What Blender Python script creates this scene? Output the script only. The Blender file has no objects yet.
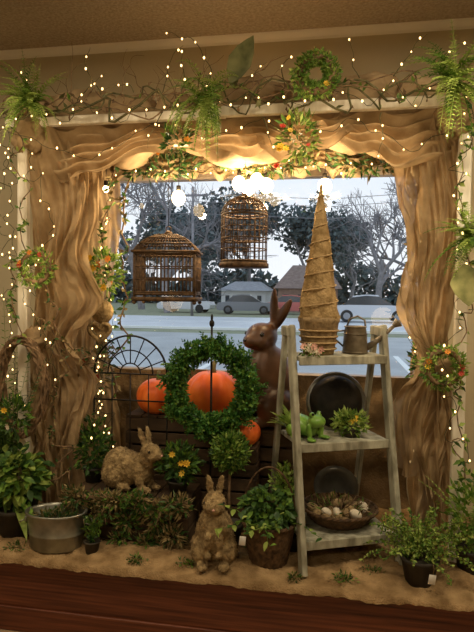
import bpy, math, random
from mathutils import Vector, Matrix, Euler, noise
random.seed(7)
R=random.random
def U(a,b): return a+(b-a)*random.random()
V=Vector
pi=math.pi
# ------------------------------------------------------------------ materials
def mat(name,c1,c2=None,scale=8,rough=.7,bump=0,bscale=60,metal=0,transl=0,transp=0,stretch=(1,1,1),emit=0,detail=4,spec=.3,wave=False,coat=0,lo=.33,hi=.67):
    m=bpy.data.materials.new(name); m.use_nodes=True
    nt=m.node_tree; N=nt.nodes; L=nt.links
    b=N['Principled BSDF']; out=N['Material Output']
    b.inputs['Roughness'].default_value=rough; b.inputs['Metallic'].default_value=metal
    b.inputs['Specular IOR Level'].default_value=spec
    if coat: b.inputs['Coat Weight'].default_value=coat; b.inputs['Coat Roughness'].default_value=.15
    tc=N.new('ShaderNodeTexCoord'); mp=N.new('ShaderNodeMapping'); mp.inputs['Scale'].default_value=stretch
    L.new(tc.outputs['Object'],mp.inputs['Vector'])
    col=None
    if c2 is not None:
        nz=N.new('ShaderNodeTexNoise'); nz.inputs['Scale'].default_value=scale; nz.inputs['Detail'].default_value=detail
        L.new(mp.outputs[0],nz.inputs['Vector'])
        cr=N.new('ShaderNodeValToRGB')
        cr.color_ramp.elements[0].position=lo; cr.color_ramp.elements[1].position=hi
        cr.color_ramp.elements[0].color=(*c1,1); cr.color_ramp.elements[1].color=(*c2,1)
        L.new(nz.outputs['Fac'],cr.inputs['Fac']); L.new(cr.outputs[0],b.inputs['Base Color']); col=cr.outputs[0]
    else:
        b.inputs['Base Color'].default_value=(*c1,1)
    if bump:
        nb=N.new('ShaderNodeTexNoise'); nb.inputs['Scale'].default_value=bscale; nb.inputs['Detail'].default_value=3
        L.new(mp.outputs[0],nb.inputs['Vector'])
        bp=N.new('ShaderNodeBump'); bp.inputs['Strength'].default_value=bump; bp.inputs['Distance'].default_value=.01
        L.new(nb.outputs['Fac'],bp.inputs['Height']); L.new(bp.outputs[0],b.inputs['Normal'])
    if emit:
        b.inputs['Emission Color'].default_value=(*c1,1); b.inputs['Emission Strength'].default_value=emit
        try: m.cycles.emission_sampling='NONE'
        except: pass
    sh=b.outputs[0]
    if transl:
        t=N.new('ShaderNodeBsdfTranslucent')
        if col: L.new(col,t.inputs['Color'])
        else: t.inputs['Color'].default_value=(*c1,1)
        mx=N.new('ShaderNodeMixShader'); mx.inputs[0].default_value=transl
        L.new(sh,mx.inputs[1]); L.new(t.outputs[0],mx.inputs[2]); sh=mx.outputs[0]
    if transp:
        t=N.new('ShaderNodeBsdfTransparent'); mx=N.new('ShaderNodeMixShader'); mx.inputs[0].default_value=transp
        L.new(sh,mx.inputs[1]); L.new(t.outputs[0],mx.inputs[2]); sh=mx.outputs[0]
    L.new(sh,out.inputs['Surface'])
    return m
M_burlap=mat('burlap',(.35,.24,.125),(.56,.41,.235),10,.95,.45,150,transl=.35,transp=.07,spec=.02)
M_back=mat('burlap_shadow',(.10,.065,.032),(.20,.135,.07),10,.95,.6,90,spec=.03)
M_ground=mat('burlap_floor',(.20,.125,.058),(.40,.27,.135),13,.95,.8,120,spec=.03)
M_wall=mat('wall_paint',(.52,.45,.29),(.56,.49,.325),3,.85,.15,180)
M_ceil=mat('popcorn_ceiling',(.34,.28,.19),(.50,.42,.30),60,.95,1.0,70)
M_trim=mat('trim_white',(.80,.76,.66),(.84,.80,.70),4,.5)
M_floor=mat('floor_tile',(.30,.2,.12),(.36,.25,.15),3,.5)
M_wood=mat('mahogany',(.045,.012,.006),(.18,.055,.024),2.2,.40,.08,60,stretch=(1.0,10,30),spec=.35,detail=9,lo=.3,hi=.72)
M_white=mat('distressed_white',(.58,.51,.38),(.88,.83,.70),18,.7,.3,60,stretch=(1,1,.3))
M_grey=mat('weathered_wood',(.18,.17,.12),(.44,.43,.33),22,.8,.4,60,stretch=(1,1,.35))
M_crate=mat('dark_crate',(.035,.022,.012),(.09,.055,.028),12,.8,.3,50,stretch=(.3,1,1))
M_leaf=mat('leaf_green',(.045,.12,.015),(.19,.33,.05),30,.5,transl=.3)
M_leafb=mat('leaf_bright',(.20,.31,.05),(.46,.57,.15),30,.5,transl=.35)
M_leafd=mat('leaf_dark',(.018,.055,.012),(.07,.15,.035),25,.45,transl=.2)
M_box=mat('boxwood',(.015,.085,.015),(.10,.26,.05),22,.45,transl=.25)
M_olive=mat('olive_leaf',(.07,.08,.025),(.20,.20,.08),14,.5,.2,30)
M_twig=mat('twig',(.09,.055,.028),(.25,.16,.085),30,.85,.4,60)
M_vine=mat('vine',(.055,.055,.02),(.15,.13,.055),30,.8)
M_dried=mat('dried_leaf',(.18,.13,.05),(.38,.30,.14),30,.8,transl=.2)
M_wicker=mat('wicker_dark',(.035,.02,.01),(.13,.075,.035),40,.7,.3,80)
M_wickl=mat('wicker_tan',(.15,.10,.05),(.34,.24,.12),40,.8,.4,80)
M_moss=mat('straw_moss',(.15,.10,.045),(.40,.29,.14),35,.95,.8,90)
M_choc=mat('brown_glaze',(.045,.018,.008),(.12,.055,.025),8,.4,.1,20,spec=.45)
M_black=mat('black_iron',(.012,.011,.010),(.03,.026,.02),20,.5,.1,50,metal=.6)
M_pan=mat('enamel_grey',(.12,.12,.11),(.22,.22,.20),10,.3,.1,30,metal=.5)
M_zinc=mat('galvanized',(.20,.20,.17),(.40,.40,.34),10,.38,.1,30,metal=.85)
M_rust=mat('aged_tin',(.12,.10,.07),(.26,.22,.16),16,.45,.2,40,metal=.6)
M_pump=mat('pumpkin',(.74,.11,.018),(.90,.22,.035),6,.45,.1,20)
M_stem=mat('stem',(.10,.08,.03),(.2,.16,.06),20,.8)
M_yel=mat('flower_yellow',(.75,.45,.03),(.85,.6,.08),20,.6,transl=.2)
M_org=mat('flower_orange',(.68,.2,.03),(.75,.33,.05),20,.6,transl=.2)
M_red=mat('flower_red',(.40,.03,.02),(.5,.08,.05),20,.6,transl=.2)
M_cream=mat('cream',(.62,.55,.42),(.75,.68,.54),20,.7)
M_pink=mat('pink',(.55,.28,.22),(.68,.42,.33),20,.7)
M_pot=mat('dark_pot',(.02,.017,.013),(.05,.042,.03),12,.6,.2,40)
M_bulb=mat('fairy_bulb',(1,.66,.27),emit=4.5)
M_globe=mat('globe_bulb',(1,.70,.34),emit=12)
M_wire=mat('green_wire',(.02,.035,.012),(.04,.05,.02),20,.6)
M_rope=mat('jute_rope',(.33,.22,.10),(.5,.36,.19),60,.95,.5,120)
M_tag=mat('paper_tag',(.8,.8,.76),None)
M_eye=mat('bead_eye',(.01,.008,.006),None,rough=.15,spec=.6)
M_frog=mat('green_glaze',(.10,.24,.03),(.2,.36,.06),20,.3,spec=.5)
# ------------------------------------------------------------------ mesh builder
class MB:
    def __init__(s): s.v=[];s.f=[];s.m=[]
    def add(s,vs,fs,mi=0):
        o=len(s.v); s.v.extend([tuple(v) for v in vs])
        for f in fs: s.f.append(tuple(i+o for i in f)); s.m.append(mi)
    def leaf(s,p,d,L,W,mi=0,fold=.25,up=None):
        d=d.normalized(); up=up or V((U(-1,1),U(-1,1),U(-1,1)))
        sd=d.cross(up)
        if sd.length<1e-4: sd=d.cross(V((1,0,.3)))
        sd.normalize(); n=sd.cross(d)
        c=p+d*(.45*L)
        s.add([p,c+sd*(W/2)+n*(fold*W),p+d*L,c-sd*(W/2)+n*(fold*W)],[(0,1,2),(0,2,3)],mi)
    def bleaf(s,p,d,L,W,mi=0,up=None,droop=.3):
        d=d.normalized(); up=up or V((0,0,1)); sd=d.cross(up)
        if sd.length<1e-3: sd=d.cross(V((1,.2,0)))
        sd.normalize(); n=sd.cross(d); pts=[]
        prof=[(0,.06),(.2,.7),(.45,1),(.7,.75),(.88,.35),(1,.02)]
        for t,w in prof:
            c=p+d*(L*t)-V((0,0,1))*(droop*L*t*t)
            pts+= [c+sd*(W/2*w)+n*(.12*W*w),c,c-sd*(W/2*w)+n*(.12*W*w)]
        fs=[]
        for i in range(len(prof)-1):
            a=i*3; fs+=[(a,a+1,a+4,a+3),(a+1,a+2,a+5,a+4)]
        s.add(pts,fs,mi)
    def tube(s,pts,r,n=6,mi=0,cap=True,closed=False):
        pts=[V(p) for p in pts]; k=len(pts)
        rs=r if isinstance(r,(list,tuple)) else [r]*k
        t0=(pts[1]-pts[0]).normalized(); a=V((0,0,1)) if abs(t0.z)<.9 else V((1,0,0))
        u=t0.cross(a).normalized(); vs=[];fs=[]
        for i in range(k):
            if closed: t=(pts[(i+1)%k]-pts[i-1])
            else: t=pts[min(i+1,k-1)]-pts[max(i-1,0)]
            if t.length<1e-9: t=t0
            t.normalize(); u=(u-t*u.dot(t))
            if u.length<1e-6: u=t.cross(V((0.3,1,0.2)))
            u.normalize(); w=t.cross(u)
            for j in range(n):
                an=2*pi*j/n; vs.append(pts[i]+(u*math.cos(an)+w*math.sin(an))*rs[i])
        for i in range(k if closed else k-1):
            i2=(i+1)%k
            for j in range(n):
                fs.append((i*n+j,i*n+(j+1)%n,i2*n+(j+1)%n,i2*n+j))
        if cap and not closed:
            fs.append(tuple(range(n-1,-1,-1))); fs.append(tuple((k-1)*n+j for j in range(n)))
        s.add(vs,fs,mi)
    def lathe(s,prof,n=24,M=None,mi=0,mod=None,cap=False):
        M=M or Matrix(); vs=[];fs=[]
        for i,(r,z) in enumerate(prof):
            for j in range(n):
                a=2*pi*j/n; rr=r*(mod(a,z,i) if mod else 1)
                vs.append(M@V((rr*math.cos(a),rr*math.sin(a),z)))
        for i in range(len(prof)-1):
            for j in range(n): fs.append((i*n+j,i*n+(j+1)%n,(i+1)*n+(j+1)%n,(i+1)*n+j))
        if cap: fs.append(tuple(range(n-1,-1,-1))); fs.append(tuple((len(prof)-1)*n+j for j in range(n)))
        s.add(vs,fs,mi)
    def ell(s,c,r,mi=0,n=10,m=7,M=None):
        c=V(c); r=(r,r,r) if not hasattr(r,'__len__') else r; E=M or Matrix()
        vs=[c+E@V((0,0,-r[2]))];fs=[]
        for i in range(1,m):
            ph=-pi/2+pi*i/m
            for j in range(n):
                a=2*pi*j/n; vs.append(c+E@V((r[0]*math.cos(ph)*math.cos(a),r[1]*math.cos(ph)*math.sin(a),r[2]*math.sin(ph))))
        vs.append(c+E@V((0,0,r[2])))
        for j in range(n): fs.append((0,1+(j+1)%n,1+j)); 
        for i in range(m-2):
            for j in range(n): fs.append((1+i*n+j,1+i*n+(j+1)%n,1+(i+1)*n+(j+1)%n,1+(i+1)*n+j))
        b=1+(m-2)*n; t=len(vs)-1
        for j in range(n): fs.append((b+j,b+(j+1)%n,t))
        s.add(vs,fs,mi)
    def box(s,c,sz,mi=0,M=None,bev=0.0):
        c=V(c); h=[x/2 for x in sz]; b=min(bev,min(h)*.9); M=M or Matrix()
        if b<=0:
            vs=[c+M@V((x*h[0],y*h[1],z*h[2])) for z in(-1,1) for y in(-1,1) for x in(-1,1)]
            s.add(vs,[(0,2,3,1),(4,5,7,6),(0,1,5,4),(2,6,7,3),(0,4,6,2),(1,3,7,5)],mi); return
        vs=[];fs=[]
        lv=[(-h[2],b),(-h[2]+b,0),(h[2]-b,0),(h[2],b)]
        for z,i in lv:
            X=h[0]-i;Y=h[1]-i
            for (x,y) in ((-X+b,-Y),(X-b,-Y),(X,-Y+b),(X,Y-b),(X-b,Y),(-X+b,Y),(-X,Y-b),(-X,-Y+b)): vs.append(c+M@V((x,y,z)))
        for k in range(3):
            for j in range(8): fs.append((k*8+j,k*8+(j+1)%8,(k+1)*8+(j+1)%8,(k+1)*8+j))
        fs.append(tuple(range(7,-1,-1))); fs.append(tuple(range(24,32)))
        s.add(vs,fs,mi)
    def beam(s,a,b,w,d,mi=0,bev=.004,side=None):
        a=V(a);b=V(b);t=(b-a);L=t.length;t.normalize()
        sx=side or (V((1,0,0)) if abs(t.x)<.8 else V((0,1,0))); sx=(sx-t*sx.dot(t)).normalized(); sy=t.cross(sx)
        M=Matrix((sx,sy,t)).transposed().to_4x4()
        s.box((a+b)/2,(w,d,L),mi,M,bev)
    def frond(s,p,d,L,ll,mi=0,droop=1.2,n=14,stem=None,w=.3,up=None):
        p=V(p);d=V(d).normalized(); pts=[p.copy()]; st=L/n
        for i in range(n):
            d=(d+V((0,0,-1))*droop*st).normalized(); p=p+d*st; pts.append(p.copy())
            t=(i+1)/n; l=ll*(math.sin(pi*min(1,.15+t*.85))**.7)*(1.05-t*.5)+.004
            sd=d.cross(V((0,0,1)))
            if sd.length<.1: sd=V((1,0,0))
            sd.normalize()
            for sg in(-1,1): s.leaf(p,(sd*sg+d*.55+V((0,0,U(-.25,.1)))),l,l*w,mi,up=V((0,U(-1,0),1)))
        s.tube(pts,[.0022*(1-i/len(pts))+.0007 for i in range(len(pts))],3,mi if stem is None else stem)
    def obj(s,name,mats,smooth=True,parent=None,loc=None,rot=None,scale=None):
        me=bpy.data.meshes.new(name); me.from_pydata(s.v,[],s.f); me.update()
        for m in mats: me.materials.append(m)
        me.polygons.foreach_set('material_index',s.m)
        if smooth: me.polygons.foreach_set('use_smooth',[True]*len(me.polygons))
        o=bpy.data.objects.new(name,me); bpy.context.scene.collection.objects.link(o)
        if parent: o.parent=parent
        if loc: o.location=loc
        if rot: o.rotation_euler=rot
        if scale: o.scale=(scale,)*3
        return o
def rdir(up=0):
    while True:
        v=V((U(-1,1),U(-1,1),U(-1,1)))
        if .05<v.length<1: break
    v.normalize(); v.z+=up; return v.normalized()
def bush(mb,c,r,n,L,W,mi=0,up=.3,shell=.5,big=False):
    c=V(c); r=(r,r,r) if not hasattr(r,'__len__') else r
    for _ in range(n):
        d=rdir(0); q=shell+(1-shell)*R()
        p=c+V((d.x*r[0],d.y*r[1],d.z*r[2]))*q
        dd=(d+rdir(0)*.8+V((0,0,up))).normalized(); l=L*U(.6,1.2); m=mi if not isinstance(mi,(list,tuple)) else random.choice(mi)
        if big: mb.bleaf(p,dd,l,W*U(.7,1.2),m,up=V((U(-.4,.4),U(-1,0),1)))
        else: mb.leaf(p,dd,l,W*U(.7,1.2),m)
def flower(mb,p,r,mi,d=None):
    d=(d or V((U(-.6,.6),-1,U(-.2,.8)))).normalized(); a=d.cross(V((0,0,1))).normalized(); b=d.cross(a)
    for k in range(7):
        an=2*pi*k/7; mb.leaf(V(p),(a*math.cos(an)+b*math.sin(an)+d*.35),r,r*.7,mi,up=d,fold=.1)
    mb.ell(V(p)+d*r*.1,r*.25,mi,6,4)
def flowers(mb,c,sp,n,r,mis):
    for _ in range(n):
        flower(mb,V(c)+V((U(-sp,sp),-sp*U(.5,1),U(-sp,sp))),r*U(.7,1.2),random.choice(mis))
def empty(name,loc=(0,0,0),rz=0):
    o=bpy.data.objects.new(name,None); o.location=loc; o.rotation_euler=(0,0,rz); bpy.context.scene.collection.objects.link(o); return o
Z0=.375
# ------------------------------------------------------------------ room shell
WX0,WX1,WZ0,WZ1=-.98,1.12,1.12,2.42
ZC=3.215
b=MB()
yc=1.03; th=.16
b.box(((-4+WX0)/2,yc,ZC/2),(WX0+4,th,ZC)); b.box(((4+WX1)/2,yc,ZC/2),(4-WX1,th,ZC))
b.box(((WX0+WX1)/2,yc,WZ0/2),(WX1-WX0,th,WZ0)); b.box(((WX0+WX1)/2,yc,(WZ1+ZC)/2),(WX1-WX0,th,ZC-WZ1))
b.obj('wall_back',[M_wall],False)
b=MB(); b.box((-4.05,-2.5,ZC/2),(.1,6.9,ZC)); b.obj('wall_left',[M_wall],False)
b=MB(); b.box((4.05,-2.5,ZC/2),(.1,6.9,ZC)); b.obj('wall_right',[M_wall],False)
b=MB(); b.box((0,-6,ZC/2),(8,.1,ZC)); b.obj('wall_front',[M_wall],False)
b=MB(); b.box((0,-2.45,ZC+.05),(8.2,7.2,.1)); b.obj('ceiling',[M_ceil],False)
b=MB(); b.box((0,-2.45,-.05),(8.2,7.2,.1)); b.obj('floor',[M_floor],False)
b=MB()
pr=[(0,0),(0,-.045),(-.008,-.05),(-.012,-.035),(-.03,-.012),(-.034,0)]
vs=[];
for x in(-4,4):
    for (y,z) in pr: vs.append((x,.95+y,ZC+z))
b.add(vs,[(i,(i+1)%6,6+(i+1)%6,6+i) for i in range(6)]); b.obj('trim_1',[M_trim],False)
b=MB()
fw=.05
b.box((WX0+fw/2,1.02,(WZ0+WZ1)/2),(fw,.08,WZ1-WZ0),0,None,.006); b.box((WX1-fw/2,1.02,(WZ0+WZ1)/2),(fw,.08,WZ1-WZ0),0,None,.006)
b.box(((WX0+WX1)/2,1.02,WZ1-fw/2),(WX1-WX0-2*fw,.08,fw),0,None,.006); b.box(((WX0+WX1)/2,1.02,WZ0+fw/2),(WX1-WX0-2*fw,.08,fw),0,None,.006)
g=bpy.data.materials.new('window_glass'); g.use_nodes=True; nt=g.node_tree; nt.nodes.clear()
o_=nt.nodes.new('ShaderNodeOutputMaterial'); t_=nt.nodes.new('ShaderNodeBsdfTransparent'); gl=nt.nodes.new('ShaderNodeBsdfGlossy'); gl.inputs['Roughness'].default_value=.02
mx=nt.nodes.new('ShaderNodeMixShader'); mx.inputs[0].default_value=.02
nt.links.new(t_.outputs[0],mx.inputs[1]); nt.links.new(gl.outputs[0],mx.inputs[2]); nt.links.new(mx.outputs[0],o_.inputs[0])
b.box(((WX0+WX1)/2,1.03,(WZ0+WZ1)/2),(WX1-WX0-2*fw,.006,WZ1-WZ0-2*fw),1)
b.obj('window_1',[mat('alu',(.25,.2,.15),(.3,.25,.2),5,.5),g],False)
# platform
b=MB(); b.box((0,.47,.17),(7.9,.93,.34)); b.box((0,.46,.352),(7.9,.95,.024),0,None,.006)
b.box((0,-.001,.06),(7.9,.012,.12),0,None,.003)
b.obj('display_platform',[M_wood],False)
b=MB(); nx,ny=260,80; vs=[]
for j in range(ny+1):
    for i in range(nx+1):
        x=-1.75+3.5*i/nx; y=-.010+.94*j/ny
        q=min(1,max(0,j-2)/8)
        wv=noise.noise(V((x*3,y*3,0)))
        z=Z0-.006+q*(.020*abs(noise.noise(V((x*4,y*6,0))))+.016*(1-2*abs(noise.noise(V((x*7+3*wv,y*9+2*wv,2)))))+.008*(1-2*abs(noise.noise(V((x*15+4*wv,y*22,4)))))+.045*max(0,noise.noise(V((x*2.6,y*3.4,5)))))
        if j==0: z=Z0-.036+.016*noise.noise(V((x*6,0,3)))+.008*noise.noise(V((x*30,0,3))); y=-.024
        if j==1: y=-.020; z=Z0-.008
        vs.append((x,y,max(z,.367) if j>0 else z))
b.add(vs,[(j*(nx+1)+i,j*(nx+1)+i+1,(j+1)*(nx+1)+i+1,(j+1)*(nx+1)+i) for j in range(ny) for i in range(nx)])
b.obj('burlap_ground_cover',[M_ground])
# ------------------------------------------------------------------ white frame
b=MB()
for x in(-1.10,1.14):
    b.beam((x,.33,Z0),(x,.33,2.55),.055,.04); b.beam((x,.88,Z0),(x,.88,2.55),.05,.045)
    b.beam((x,.37,2.5),(x,.87,2.5),.045,.05)
b.beam((-1.2,.33,2.552),(.0,.33,2.556),.04,.045); b.beam((-.02,.325,2.562),(1.26,.325,2.566),.04,.05)
b.beam((-1.2,.88,2.575),(1.24,.88,2.575),.045,.05)
b.beam((-1.11,.6,2.5),(1.16,.6,2.5),.04,.045)
b.obj('white_wooden_frame',[M_white],False)
# ------------------------------------------------------------------ burlap
def cloth_path(plan,zt,zb,folds,amp,ties=(),seed=0,ns=130,nt=110,shear=0,crump=.010,cen=.35,hem=.04):
    b=MB(); plan=[V((p[0],p[1],0)) for p in plan]
    seg=[(plan[i+1]-plan[i]).length for i in range(len(plan)-1)]; T=sum(seg)
    def P(s):
        q=s*T
        for i,l in enumerate(seg):
            if q<=l or i==len(seg)-1:
                return plan[i].lerp(plan[i+1],q/l), (plan[i+1]-plan[i]).normalized()
            q-=l
    vs=[]
    for j in range(nt+1):
        t=j/nt; g=1
        for (tz,gg,wd) in ties: g=min(g,1-(1-gg)*math.exp(-((t-tz)/wd)**2))
        for i in range(ns+1):
            s=i/ns; z=zt+(zb-zt)*t*(1+hem*noise.noise(V((s*3,seed,1))))
            ss=cen+(s-cen)*g + .04*noise.noise(V((t*2.6,seed,8)))*min(1,t*4)
            p,d=P(ss); nn=V((d.y,-d.x,0))
            ph=noise.noise(V((t*1.3,seed,s*1.5)))*2.4
            a=amp*(.45+1.1*abs(noise.noise(V((s*3,t*2,seed+3)))))/max(.6,g)
            off=a*math.sin(2*pi*folds*(s+shear*t)+ph)+amp*.3*math.sin(2*pi*folds*2.7*(s-shear*.9*t)+ph*1.7+1)+.05*noise.noise(V((s*2,t*3,seed+9)))
            w=V((s*4+noise.noise(V((s*3,t*3,seed))),t*8,seed+20))
            cr=1-2*abs(noise.noise(w*1.3))
            off+=crump*noise.noise(w)*2+crump*.7*cr
            q=p+nn*off+d*(.02*math.sin(9*t+s*5+seed)); vs.append((q.x,min(q.y,.93),z+.03*noise.noise(V((s*5,t*4,seed+5)))))
    b.add(vs,[(j*(ns+1)+i,j*(ns+1)+i+1,(j+1)*(ns+1)+i+1,(j+1)*(ns+1)+i) for j in range(nt) for i in range(ns)])
    return b
def merge(a,c,mi=0): a.add(c.v,c.f,mi)
def knot(b,c,r,seed):
    # bunched, knotted burlap
    c=V(c); n,m=40,26; vs=[];fs=[]
    for i in range(m+1):
        ph=-pi/2+pi*i/m
        for j in range(n):
            a=2*pi*j/n; d=V((math.cos(ph)*math.cos(a),math.cos(ph)*math.sin(a),math.sin(ph)))
            k=1+.28*noise.noise(d*1.8+V((seed,0,0)))+.20*(1-2*abs(noise.noise(d*3.2+V((0,seed,0)))))+.07*math.sin(a*7+ph*4+seed)*math.cos(ph)
            vs.append(c+V((d.x*r[0],d.y*r[1],d.z*r[2]))*k)
    for i in range(m):
        for j in range(n): fs.append((i*n+j,i*n+(j+1)%n,(i+1)*n+(j+1)%n,(i+1)*n+j))
    b.add(vs,fs,0)
A=cloth_path([(-1.07,.40),(-1.02,.55),(-.88,.74),(-.78,.86)],2.5,Z0+.05,6,.018,[(.5,.85,.2)],1,shear=.3)
merge(A,cloth_path([(-1.085,.37),(-.98,.38),(-.84,.40),(-.72,.50)],2.52,.80,4.0,.026,[(.40,.72,.10),(.66,.45,.09),(1.0,.75,.15)],4,shear=.7,crump=.018,cen=.15))
merge(A,cloth_path([(-1.09,.36),(-1.0,.36),(-.89,.39)],1.44,Z0+.05,3.5,.024,[(.0,.5,.12),(.7,.8,.2)],34,shear=-.5,crump=.018,cen=.3))
knot(A,(-1.08,.345,2.50),(.085,.07,.10),3); knot(A,(-1.05,.35,1.40),(.065,.05,.06),5)
A.obj('burlap_drape',[M_burlap])
A=cloth_path([(1.11,.42),(1.10,.55),(1.04,.74),(.99,.86)],2.5,Z0+.05,5,.018,[(.4,.85,.2)],11,shear=-.3)
merge(A,cloth_path([(1.12,.37),(1.05,.38),(.94,.40),(.85,.48)],2.52,.75,4.0,.026,[(.36,.68,.10),(.68,.42,.09)],14,shear=-.7,crump=.018,cen=.2))
merge(A,cloth_path([(1.13,.36),(1.05,.36),(.94,.40)],1.40,Z0+.05,3.5,.024,[(.0,.5,.12),(.7,.8,.2)],44,shear=.5,crump=.018,cen=.3))
knot(A,(1.11,.345,2.51),(.085,.07,.10),13); knot(A,(1.09,.35,1.34),(.06,.05,.06),15)
A.obj('burlap_drape',[M_burlap])
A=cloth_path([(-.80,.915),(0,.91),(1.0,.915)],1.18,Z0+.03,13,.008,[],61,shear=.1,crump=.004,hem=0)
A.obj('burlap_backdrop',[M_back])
b=MB(); nx,ny=160,34; vs=[]
for j in range(ny+1):
    for i in range(nx+1):
        fx=i/nx; fy=j/ny; x=-1.13+2.31*fx; y=.35+.55*fy
        z=2.53-.05*math.sin(pi*fy)*(1+.5*math.sin(fx*15))-.09*abs(math.sin(fx*3*pi))*math.sin(pi*fy)**.6+.02*math.sin(fx*50+3*noise.noise(V((fx*3,fy*3,1))))+.03*noise.noise(V((x*4,y*4,0)))
        vs.append((x,y,z))
b.add(vs,[(j*(nx+1)+i,j*(nx+1)+i+1,(j+1)*(nx+1)+i+1,(j+1)*(nx+1)+i) for j in range(ny) for i in range(nx)])
def swag(b,x0,x1,y,zt,s0,s1,seed,dy=.05,rows=44,cols=70,nf=4,sk=0):
    vs=[]
    for j in range(rows+1):
        t=j/rows
        for i in range(cols+1):
            s=i/cols; u=2*s-1; us=u+sk*(1-u*u)
            sag=(s0+(s1-s0)*t)*(1-us*us*(1-.12*t)) 
            f=math.sin(2*pi*nf*(t+.10*u)+seed+1.3*noise.noise(V((s*2,t*1.5,seed))))
            cr=noise.noise(V((s*4,t*3,seed+7)))
            yy=y-dy*(1-u*u)*(.4+.6*t)-.022*f*(1-abs(u)**3)+.022*cr+.005*noise.noise(V((s*12,t*10,seed)))
            zz=zt-sag-.10*t*abs(u)**2+.010*f+.022*t*math.sin(s*17+seed)+.012*noise.noise(V((s*6,t*4,seed+2)))
            vs.append((x0+(x1-x0)*s+.02*t*math.sin(s*9),yy,zz))
    b.add(vs,[(j*(cols+1)+i,j*(cols+1)+i+1,(j+1)*(cols+1)+i+1,(j+1)*(cols+1)+i) for j in range(rows) for i in range(cols)])
swag(b,-1.13,-.30,.42,2.56,.02,.29,1,sk=.25,nf=5); swag(b,-.45,.22,.42,2.56,.0,.18,3,sk=-.2); swag(b,.06,.66,.41,2.57,.02,.21,5,sk=.2); swag(b,.50,1.15,.42,2.58,.0,.30,8,sk=-.2,nf=5)
for k in range(6): swag(b,-1.0+.35*k,-.62+.35*k,.86,2.52,.04,.17,20+k,.03,18,34,3)
for (x,rx,rz,sd) in [(-.80,.20,.10,1),(-.52,.13,.07,2),(-.28,.10,.07,3),(.16,.17,.10,4),(.42,.12,.08,5),(.68,.18,.11,6),(.93,.12,.08,7)]: knot(b,(x,.43,2.62),(rx,.075,rz),sd*3.3)
cols=300; ring=24; vs=[]
for i in range(cols+1):
    s=i/cols; x=-1.13+2.30*s
    puff=.035+.075*max(0,math.sin(s*pi*4.2+.3))**1.2+.05*max(0,math.sin(s*pi*7.7+2))
    for j in range(ring):
        a=2*pi*j/ring; n1=noise.noise(V((s*18,math.cos(a)*1.2,math.sin(a)*1.2)))
        r=puff*(1+.5*n1+.15*math.sin(a*6+s*30))
        vs.append((x+.02*math.sin(a*2+s*30),.44+max(-.08,min(.09,r*math.cos(a))) ,2.575+r*math.sin(a)*(1.35 if math.sin(a)>0 else .5)))
b.add(vs,[(i*ring+j,i*ring+(j+1)%ring,(i+1)*ring+(j+1)%ring,(i+1)*ring+j) for i in range(cols) for j in range(ring)])
b.obj('burlap_canopy',[M_burlap])
# ------------------------------------------------------------------ vine garland on top
def wander(a,bp,n,amp,seed):
    a=V(a);bp=V(bp);o=[]
    for i in range(n+1):
        t=i/n; p=a.lerp(bp,t); k=math.sin(pi*t)**.3
        p+=V((noise.noise(V((t*n*.23,seed,0))),noise.noise(V((t*n*.23,seed,7)))*.4,noise.noise(V((t*n*.23,seed,3)))))*amp*k; o.append(p)
    return o
b=MB()
for k in range(4):
    pts=wander((-1.17,.25,2.58+.02*k),(1.2,.24,2.59+.015*k),70,.18,k*3.3)
    b.tube(pts,[.006,.0045,.0035,.003][k],6,0 if k<2 else 3)
    for p in pts:
        if R()<.45: b.leaf(p,rdir(.1)+V((0,-.3,0)),U(.03,.06),U(.015,.025),random.choice([1,2,3]))
def tendril(b,p,d,n,seed,mi=0,r=.0028):
    p=V(p);d=V(d).normalized();o=[p.copy()]
    for i in range(n):
        d=(d+V((noise.noise(V((i*.35,seed,0))),noise.noise(V((i*.35,seed,5)))*.4,noise.noise(V((i*.35,seed,9)))))*.75).normalized(); p=p+d*.016; o.append(p.copy())
    b.tube(o,[r*(1-.7*i/n) for i in range(n+1)],4,mi); return o
TND=[]
for k,(x,z,dx,dz,n) in enumerate([(-.20,2.62,-.3,1,14),(-.1,2.62,.1,1,28),(-1.0,2.66,-.5,1,12),(-.75,2.62,.3,1,14),(-1.14,2.6,-1,.3,14),(-1.12,2.4,-1,-.1,14),(-1.12,2.2,-1,.3,12),(.1,2.65,.6,1,10),(.8,2.66,.5,1,14),(1.0,2.7,.2,1,12),(.65,2.66,-.6,1,12),(-.45,2.65,-.4,1,14),(.3,2.66,-.2,1,12),(-.3,2.55,-.4,-1,14),(.2,2.5,.4,-1,12),(.75,2.5,-.3,-1,14),(-.62,2.64,-.2,1,16),(-.3,2.64,.3,1,16)]):
    TND.append(tendril(b,(x,.24,z),(dx,-.2,dz),n,k*1.7))
for k in range(14):
    x=U(-1.1,.2); t_=tendril(b,(x,.24,2.60),(U(-.9,.9),-.1,1),int(U(10,20)),k*2.9+200,3,.0024)
    q=t_[len(t_)//2]; tendril(b,q,(U(-1,1),0,.8),7,k*1.1+300,3,.0016)
b.obj('vine_garland',[M_vine,M_leaf,M_olive,M_twig])
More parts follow.
